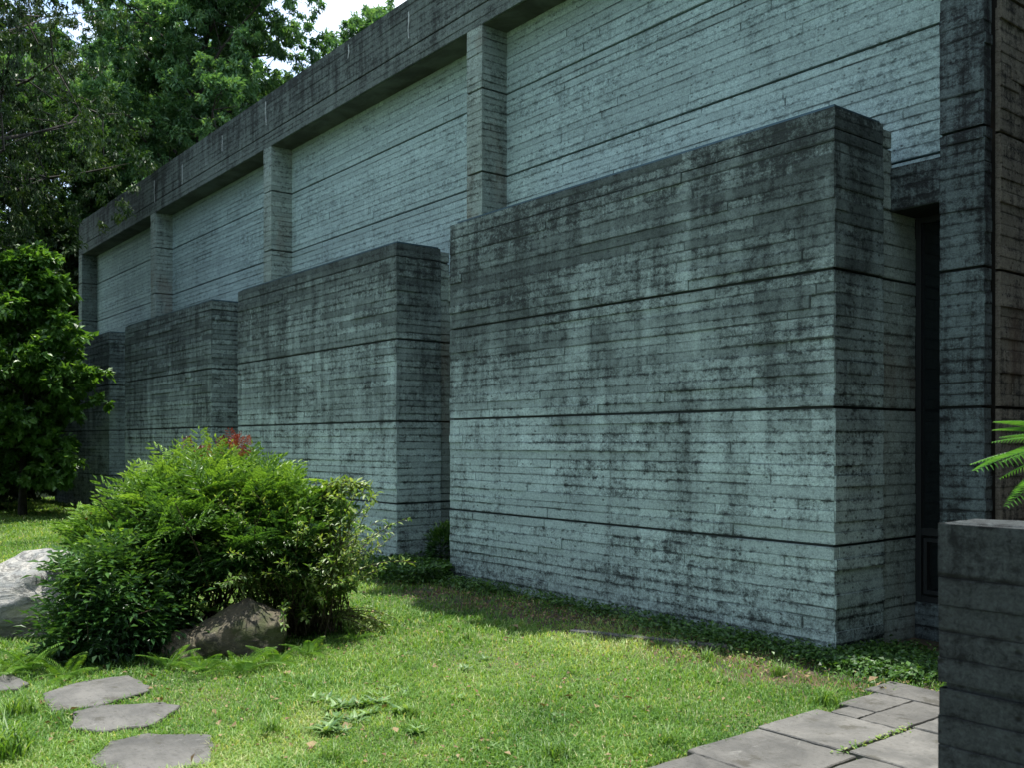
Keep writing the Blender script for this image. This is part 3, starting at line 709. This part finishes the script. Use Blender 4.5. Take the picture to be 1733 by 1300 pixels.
# shoots standing out of the mound: one thing, many sprays
pp = []
for (l, d, z) in [(-.95, 0, .92), (-.80, .1, 1.02), (-.65, .0, 1.12), (-.4, .1, 1.28), (-.15, .1, 1.46), (-.05, .1, 1.38), (.15, .1, 1.40), (.3, .1, 1.40), (.5, .1, 1.32), (-.3, .1, 1.38), (.05, .1, 1.42)]:
    for k in range(6):
        P = off(l, d, z-.10)+rng.normal(size=3)*.05; D = np.array([[l*.6*CA, l*.6*SA, .9]])+rng.normal(size=(1, 3))*.35
        pp.append(scatter(*COMP, P[None], frames(D, np.array([[.3, -.3, 1.0]])), np.array([.9]), np.array([.6+.4*rng.random()])))
V, F, r_ = join(pp); mesh_np('shoots', V, F, M_nan, sh, rnd=r_)
def red_tips(spots, n=10, size=.45):
    pp = []
    for (l, d, z) in spots:
        P = np.array([off(l, d, z)]*n)+rng.normal(size=(n, 3))*.045; D = rng.normal(size=(n, 3))*.5+np.array([0, 0, .9])
        pp.append(scatter(*COMP, P, frames(D, np.array([[.3, -.5, 1.0]]*n)), np.full(n, size), rng.random(n)))
    return join(pp)
V, F, r_ = red_tips([(.20, .25, 1.50), (.12, .25, 1.53), (-.95, -.1, .52), (-.80, -.15, .66), (-.30, -.75, .30), (-.98, .1, .82), (-.12, .2, 1.42)], 9); mesh_np('red_tips', V, F, M_red, sh, rnd=r_)

s2 = empty('nandina_shrub', at(175, 7.1)); tag(s2, 'lower dark green shrub with long pointed leaflets between the pale boulder and the mossy boulder', 'shrub')
parts = [mound_leaves(off(l, d, z), (rx, rx*.9, rz), n, COMP2, .85, up=.1, seed=sd, lump=.4, jitter=.4) for (l, d, z, rx, rz, n, sd) in [(.03, .1, .36, .30, .34, 650, 9), (-.17, -.05, .14, .20, .18, 300, 5), (.26, .12, .30, .26, .26, 420, 6), (.0, .1, .60, .26, .22, 260, 7)]]
V, F, r_ = join(parts); mesh_np('foliage', V, F, M_nan2, s2, rnd=r_)
tg = [off(rng.normal()*.25, rng.normal()*.2, .2+.3*rng.random()) for _ in range(30)]
V, F, r_ = stems_from((0, 0, 0), tg, .006, .12); mesh_np('stems', V, F, M_stem, s2)

# pale arching shrub at the right of the mound
s3 = empty('arching_shrub', at(516, 8.0)); tag(s3, 'loose pale green shrub with an arching shoot right of the feathery shrub', 'shrub')
lt = tri_leaf(.42, .08, .1); pp = []; st = []
def spray(p0, d0, L_, droop, nl, size, rlo=.3, rhi=1.0, mul=1.0):
    c = curve_pts(p0, d0, L_, droop, 10, .05); st.append(tube(c, list(np.linspace(.006, .002, 11)), 5))
    t = .25+.75*rng.random(nl); i = np.minimum((t*10).astype(int), 9); P = c[i]+(c[i+1]-c[i])*(t*10-i)[:, None]; Dm = c[i+1]-c[i]; Dm /= np.linalg.norm(Dm, axis=1, keepdims=True)
    D = Dm*.5+rng.normal(size=(nl, 3))*.65; pp.append(scatter(*lt, P+D*.008, frames(D, np.array([[0, -.2, 1.0]]*nl)), size*(.6+.8*rng.random(nl)), np.clip(rlo+(rhi-rlo)*rng.random(nl), 0, 1)))
for k in range(200):
    q = rng.random(); a_ = rng.normal()
    spray(off(rng.normal()*.15, rng.normal()*.12, .03), off(a_*.26-.06, rng.normal()*.3, .85+.3*rng.random()), .6+.75*q, .9+.5*rng.random(), 75, .046, .1, .95)
for k in range(9): spray(off(-.12+.03*k, 0, .95), off(.30, -.05, 1.0), .62, 2.3, 70, .06, .35, .95)
for k in range(18): spray(off(.12, -.05, .12), off(.8+.3*rng.random(), rng.normal()*.35, .42), .40+.3*rng.random(), 1.0, 55, .036, .6, 1)
V, F, r_ = join(pp); mesh_np('foliage', V, F, M_priv, s3, rnd=r_); V, F, r_ = join(st); mesh_np('stems', V, F, M_stem, s3)

# ferns
def frond(L_=.38, npin=20, w=.09, droop=.9, pw=.32, fluffy=False, rise=1.0):
    c = [np.zeros(3)]; d = np.array([0, .75, rise*.7]); d /= np.linalg.norm(d); cc = [d]
    n = 14
    for i in range(n): d = d+np.array([0, .02, -droop/n]); d /= np.linalg.norm(d); c.append(c[-1]+d*L_/n); cc.append(d)
    c = np.array(c); cc = np.array(cc); parts = [tube(c, list(np.linspace(.0035, .001, n+1)), 4)]
    t = np.repeat(np.linspace(.12, .99, npin), 2); s_ = np.tile([-1, 1], npin); i = np.minimum((t*n).astype(int), n-1)
    P = c[i]+(c[i+1]-c[i])*(t*n-i)[:, None]; f = cc[i]
    D = f*.45+s_[:, None]*np.array([1, 0, 0])+np.array([0, 0, -.12]); up = np.cross(np.array([[1.0, 0, 0]]), f)
    ln_ = w*np.sin(PI*np.clip(t*.82+.16, 0, 1))**.8+.008
    lv, lf = tri_leaf(1, .06, .12); S = np.stack([np.full(len(t), L_/npin*pw*3.1), ln_, ln_], 1)
    parts.append(scatter(lv, lf, P, frames(D, up), S, .3+.5*np.random.default_rng(3).random(len(t))))
    return join(parts)
FR = frond(.38, 22, .075, .9, .17); _V, _F, _r = FR
fr0 = None
def fern(name, loc, n, label, mat, cat='fern', group=None, fr=None, sc_=1.0, seed=1, rise0=0.0, cover=2*PI, az0=0.0, sizes=(.75, 1.2)):
    t = empty(name, loc); tag(t, label, cat, group); r = random.Random(seed); me = None
    for k in range(n):
        if me is None:
            o = mesh_np('frond', *fr[:2], mat, t, rnd=fr[2]); me = o.data
        else: o = bpy.data.objects.new('frond', me); C.objects.link(o); o.parent = t
        o.rotation_euler = (rise0+r.uniform(-.45, .25), r.uniform(-.2, .2), az0+cover*k/n+r.uniform(-.3, .3)); o.scale = (sc_*r.uniform(*sizes),)*3
    return t
FG = 'ferns at the foot of the shrubs'
for i, (px, py, sc_, lb) in enumerate([(50, 1140, 1.0, 'fern under the pale boulder at the left edge'), (112, 1150, .9, 'fern at the foot of the lower dark shrub'), (5, 1150, .9, 'fern cut by the left edge of the photo'),
        (285, 1132, .75, 'small fern left of the broken tan rock'), (345, 1140, .8, 'fern in front of the tan rock'), (408, 1142, .85, 'fern in front of the dark mossy boulder'), (468, 1128, .8, 'fern at the right foot of the mossy boulder'),
        (520, 1112, .85, 'pale fern standing apart, right of the mossy boulder'), (600, 1085, .6, 'small low fern in the grass right of the shrubs'), (355, 1075, .55, 'small fern hanging over the top of the tan rock')]):
    fern('fern', on_ground(px, py) if i != 9 else at(352, 7.4, .28), 8, lb, M_fern, 'fern', FG, FR, sc_*.85, i, .25)
# cycad behind the low wall
FP = frond(.88, 30, .16, .60, .085, rise=.35)
cy = fern('cycad', at(1885, 4.45, 0), 40, 'cycad with feathery fronds reaching in over the low wall at the right edge', M_palm, 'cycad', None, FP, .92, 14, 0, sizes=(.6, .98))
for ch in list(cy.children): ch.location = (0, 0, 1.57)
tr = tube([(0, 0, 0), (0, 0, .6), (.01, 0, 1.3), (0, 0, 1.47)], [.11, .10, .09, .05], 14); mesh_np('trunk', tr[0], tr[1], M_bark, cy)

# round dark plant in the recess between the two nearest bays
V, F, r_ = mound_leaves((0, 0, .25), (.20, .20, .28), 900, tri_leaf(.4, .1, .1), .07, up=.2, seed=4)
tag(mesh_np('small_bush', V, F, M_nan2, rnd=r_), 'small dark round bush in the recess between the two nearest bays', 'bush').location = (-9.78, 6.65, .02)

# ---------------------------------------------------------------- lawn
def inside(poly, x, y):
    c = np.zeros(len(x), bool); n = len(poly)
    for i in range(n):
        (xa, ya), (xb, yb) = poly[i], poly[(i+1) % n]
        m = ((ya > y) != (yb > y)) & (x < (xb-xa)*(y-ya)/((yb-ya) or 1e-9)+xa); c ^= m
    return c
def fb(x, y, s, sd):        # cheap smooth noise on arrays
    r = np.random.default_rng(sd); o = np.zeros(len(x)); a = 1
    for k in range(5):
        for _ in range(3):
            th = r.random()*2*PI; ph = r.random()*2*PI; o += a*np.sin((x*math.cos(th)+y*math.sin(th))*s*(1.8**k)+ph)/3
        a *= .6
    return o
def free(x, y, grow_=0.0, bays=.0):
    ok = np.ones(len(x), bool)
    for pl in stones:
        c = np.mean(pl, 0); ok &= ~inside([tuple(c+(np.array(q)-c)*(.94+grow_)) for q in pl], x, y)
    ok &= ~((x > -3.26+.035*fb(x, y, 9.0, 8)) & (x < -.9) & (y < 5.80+.02*fb(x, y, 9.0, 7)))
    ok &= y < 7.0
    for i in range(4): ok &= ~((x > X0-PER*i-BL-.01) & (x < X0-PER*i+.01) & (y > Y0-.01))
    ok &= ~((x > -1.7) & (y > 3.1) & (y < 3.5))
    return ok
def sample(n, dmin, dmax, pw=1.0):
    """spots over the part of the garden a visitor standing about here can see"""
    d = dmin+(dmax-dmin)*rng.random(n)**pw; u = rng.uniform(-.66, .62, n); r = u*d
    return r*CA-d*SA, r*SA+d*CA, d
x, y, d = sample(520000, 4.2, 27, 1.9)
dens = np.clip(1-1.5*np.clip(y+.35*fb(x, y, 2.2, 4)-5.15, 0, .42)*(x > -12.5), .34, 1)
bare = fb(x, y, 1.6, 9)
keep = free(x, y) & (rng.random(len(x)) < dens*np.where(bare > 1.05, .35, 1))
x, y, d = x[keep], y[keep], d[keep]; n = len(x); print('blades', n)
hN = fb(x, y, 3.5, 2); h = (.026+.032*rng.random(n)**2+.018*hN)*np.clip(.8+d*.03, .9, 1.5); h = np.clip(h, .018, .12)
az = rng.random(n)*2*PI; wd = (.0022+.0014*rng.random(n))*np.clip(d/5.5, 1, 4.5)
ln_ = h*(.35+.9*rng.random(n)); dx, dy = np.cos(az), np.sin(az)
V = np.zeros((n, 5, 3)); px_, py_ = -dy*wd, dx*wd
V[:, 0] = np.stack([x-px_, y-py_, np.zeros(n)], 1); V[:, 1] = np.stack([x+px_, y+py_, np.zeros(n)], 1)
V[:, 2] = np.stack([x+dx*ln_*.35-px_*.8, y+dy*ln_*.35-py_*.8, h*.6], 1); V[:, 3] = np.stack([x+dx*ln_*.35+px_*.8, y+dy*ln_*.35+py_*.8, h*.6], 1)
V[:, 4] = np.stack([x+dx*ln_, y+dy*ln_, h*np.where(rng.random(n) < .5, .95, .6)], 1)
bs = (np.arange(n)*5)[:, None]; Fq = np.array([[0, 1, 3, 2]])+bs; Ft = np.array([[2, 3, 4]])+bs
rv = np.clip(.40+.20*fb(x, y, 1.5, 6)+.12*fb(x, y, 7, 16)+.42*(rng.random(n)-.5)+np.where(rng.random(n) < .08, .5, 0), 0, 1)
tag(mesh_np('grass', V.reshape(-1, 3), [Fq, Ft], M_grass, rnd=np.repeat(rv, 5)), kind='stuff')

# low leafy weeds creeping along the foot of the walls
def cover(name, n, fx, size, mat, ht):
    x, y = fx(n); k = free(x, y); x, y = x[k], y[k]; n = len(x)
    P = np.stack([x, y, ht*rng.random(n)], 1); D = rng.normal(size=(n, 3))*np.array([1, 1, .4])
    V, F, r_ = scatter(*tri_leaf(.75, .1, .12), P, frames(D, np.array([[0, 0, 1.0]])+rng.normal(size=(n, 3))*.3), size*(.6+.8*rng.random(n)), rng.random(n))
    return V, F, r_
def foot(n):
    x = rng.uniform(-12.2, -3.3, n); cl = fb(x, x*0, 2.4, 21)
    y = 6.26-np.abs(rng.normal(size=n))*(.20+.12*cl); k = rng.random(n) < np.clip(.45+.5*cl, .12, 1); return x[k], y[k]
def corner(n):
    x = -3.75+rng.normal(size=n)*.35; y = 6.35+rng.normal(size=n)*.33; k = (y > 5.9) & (x > -4.6) & (x < -3.1); return x[k], y[k]
def gap(n):
    x = rng.uniform(-10.25, -8.95, n); y = 6.1+rng.normal(size=n)*.30; return x, y
def farfoot(n):
    x = rng.uniform(-23, -10, n); y = 6.2-np.abs(rng.normal(size=n))*.18; return x, y
V, F, r_ = join([cover('', 19000, foot, .036, None, .10), cover('', 7000, corner, .034, None, .08), cover('', 5000, gap, .05, None, .20), cover('', 5000, farfoot, .06, None, .15)])
tag(mesh_np('ground_cover', V, F, M_cover, rnd=r_), kind='stuff')
def lit(n):
    x, y, d = sample(n, 4.5, 10, 1.2); return x, y
V, F, r_ = cover('', 2600, lit, .026, None, .045)
def lit2(n):
    x = rng.uniform(-9.5, -4, n); return x, 5.95-np.abs(rng.normal(size=n))*.35
V2 = cover('', 700, lit2, .035, None, .02)
V3 = cover('', 160, lit, .062, None, .05); V, F, r_ = join([(V, F, r_), V2, V3]); tag(mesh_np('leaf_litter', V, F, M_litter, rnd=r_), kind='stuff')

# individual tufts and broad-leaved weeds
def tuft_mesh(nb, h, w_, spread, seed):
    r = np.random.default_rng(seed); parts = []
    n = nb; az = r.random(n)*2*PI; b0 = r.normal(size=(n, 2))*spread*.25; H = h*(.55+.6*r.random(n)); rch = H*(.3+.7*r.random(n))
    seg = 4; V = np.zeros((n, 2*seg+1, 3))
    for k in range(seg+1):
        q = k/seg; zz = H*(q*1.25-.45*q*q); rr = rch*q**1.7; ww = w_*(1-q)**.6
        cx, cy = b0[:, 0]+np.cos(az)*rr, b0[:, 1]+np.sin(az)*rr
        if k < seg: V[:, 2*k] = np.stack([cx-np.sin(az)*-ww, cy-np.cos(az)*ww, zz], 1); V[:, 2*k+1] = np.stack([cx+np.sin(az)*-ww, cy+np.cos(az)*ww, zz], 1)
        else: V[:, 2*seg] = np.stack([cx, cy, zz], 1)
    bs = (np.arange(n)*(2*seg+1))[:, None]
    Fq = np.concatenate([np.array([[2*k, 2*k+1, 2*k+3, 2*k+2]])+bs for k in range(seg-1)]); Ft = np.array([[2*seg-2, 2*seg-1, 2*seg]])+bs
    return V.reshape(-1, 3), [Fq, Ft], np.repeat(r.random(n), 2*seg+1)
tm = tuft_mesh(70, .17, .0028, .12, 2)
t0 = mesh_np('grass_tuft', *tm[:2], M_tuft, rnd=tm[2])
tufts = [(940, 1290, 1.2, 'coarse grass tuft at the bottom edge, middle of the lawn'), (1130, 1265, .9, 'coarse grass tuft beside the left edge of the slate path near the bottom'), (1395, 1195, 1.1, 'grass tuft overhanging the far left corner of the slate path'),
         (1320, 1145, .9, 'grass tuft in front of the corner of the nearest bay'), (1200, 1120, .8, 'grass tuft at the shadow edge before the nearest bay'), (560, 1290, .9, 'grass tuft at the bottom edge below the broad-leaved weeds'),
         (455, 1245, 1.0, 'grass tuft between the stepping stones and the broad-leaved weeds'), (30, 1215, 1.5, 'tall grass tuft at the left edge, upper one of two'), (10, 1285, 1.9, 'tall grass tuft in the bottom left corner'), (790, 1085, .8, 'small grass tuft in the shadow left of the nearest bay'), (1530, 1150, .8, 'grass tuft at the far end of the slate path'), (700, 1215, .7, 'small grass tuft right of the broad-leaved weeds')]
for i, (px, py, s_, lb) in enumerate(tufts):
    o = t0 if i == 0 else t0.copy()
    if i: C.objects.link(o)
    o.location = on_ground(px, py); o.rotation_euler = (0, 0, i*1.9); o.scale = (s_*1.05, s_*1.05, s_*.85); tag(o, lb, 'grass tuft', 'coarse grass tufts')
def rosette(nl, L_, w_, seed):
    r = np.random.default_rng(seed); lv, lf = leaf_t(w_, .06, .35); n = nl
    az = r.random(n)*2*PI; D = np.stack([np.cos(az), np.sin(az), .4+1.3*r.random(n)], 1); P = r.normal(size=(n, 3))*np.array([.022, .022, .0])
    q, t = fixf(lv, lf); V, Fq, rr = scatter(lv, q, P, frames(D, np.tile([0, 0, 1.0], (n, 1))), L_*(.6+.6*r.random(n)), r.random(n)) 
    off_ = (np.arange(n)*len(lv))[:, None, None]; Ft = (t[None]+off_).reshape(-1, 3)
    return V, [Fq, Ft], rr
rm = rosette(34, .10, .27, 5)
w0 = mesh_np('broadleaf_weed', *rm[:2], M_weed, rnd=rm[2])
rw = random.Random(12)
up = sorted([(rw.uniform(535, 690), 1196+rw.uniform(-16, 12)) for _ in range(8)]); lo = sorted([(rw.uniform(545, 705), 1228+rw.uniform(-18, 20)) for _ in range(9)])
sc_p = sorted([(rw.uniform(500, 960), rw.uniform(1110, 1275)) for _ in range(9)])
od = ['first', 'second', 'third', 'fourth', 'fifth', 'sixth', 'seventh', 'eighth', 'ninth']
allw = [(p, 'pale broad-leaved weed in the back row of the thick lawn patch, %s from the left' % od[k]) for k, p in enumerate(up)]
allw += [(p, 'pale broad-leaved weed in the front row of the thick lawn patch, %s from the left' % od[k]) for k, p in enumerate(lo)]
allw += [(p, 'lone broad-leaved weed scattered in open lawn, %s of nine from the left' % od[k]) for k, p in enumerate(sc_p)]
for i, ((px, py), lb) in enumerate(allw):
    o = w0 if i == 0 else w0.copy()
    if i: C.objects.link(o)
    o.location = on_ground(px, py); o.rotation_euler = (rw.uniform(-.2, .2), rw.uniform(-.2, .2), i*2.3); o.scale = (rw.uniform(.7, 1.0) if i < 17 else rw.uniform(.45, .7),)*3
    tag(o, lb, 'weed', 'broad-leaved weeds in the lawn')
# weeds in the joints of the path
def joint(n):
    y = rng.uniform(4.25, 5.0, n); return -2.765+rng.normal(size=n)*.014, y
n = 120; x, y = joint(n); P = np.stack([x, y, .03+.012*rng.random(n)], 1); D = rng.normal(size=(n, 3))*np.array([1, 1, .5])
V, F, r_ = scatter(*tri_leaf(.5), P, frames(D, np.array([[0, 0, 1.0]]*n)), .022*(.6+.8*rng.random(n)), rng.random(n))
tag(mesh_np('joint_weeds', V, F, M_grass, rnd=r_), kind='stuff')
# unseen tree behind the hall, crown shaped to shade the lawn strip
tO = empty('unseen_shade_tree', (-6.5, 14.8, 0)); tag(tO, 'unseen tree behind the hall, its high bough shaped to shade the lawn', 'tree')
bp = [(0, 0, 0), (.1, -.2, 4), (0, -1.0, 8), (-.2, -3.8, 10.2), (-.4, -6.8, 11.0), (-.6, -8.2, 11.2)]
V, F, r_ = join([tube(bp, [.24, .2, .16, .11, .08, .04], 8)]); mesh_np('trunk', V, F, M_bark, tO, smooth=True)
sx_ = rng.uniform(-11, -4.7, 150); ye = np.interp(sx_, [-11, -9.0, -6.8, -5.6, -4.3], [5.4, 5.2, 4.8, 5.1, 5.6])+.30
tips = np.stack([sx_+6.5-.74, ye+rng.random(150)*1.0+1.27-14.8, 10.6+rng.uniform(-.4, .4, 150)], 1)
V, F, r_ = crown_leaves(tips, 4, 34, .30, .55, .20, .2, .6); mesh_np('crown', V, F, M_leafS, tO, rnd=r_)

# clover and small broad weeds through the lawn
def clov(n):
    x, y, d = sample(n, 4.4, 12, 1.3); k = fb(x, y, 2.6, 31) > .35; return x[k], y[k]
V, F, r_ = cover('', 26000, clov, .021, None, .045)
tag(mesh_np('clover', V, F, M_tuft, rnd=r_), kind='stuff')
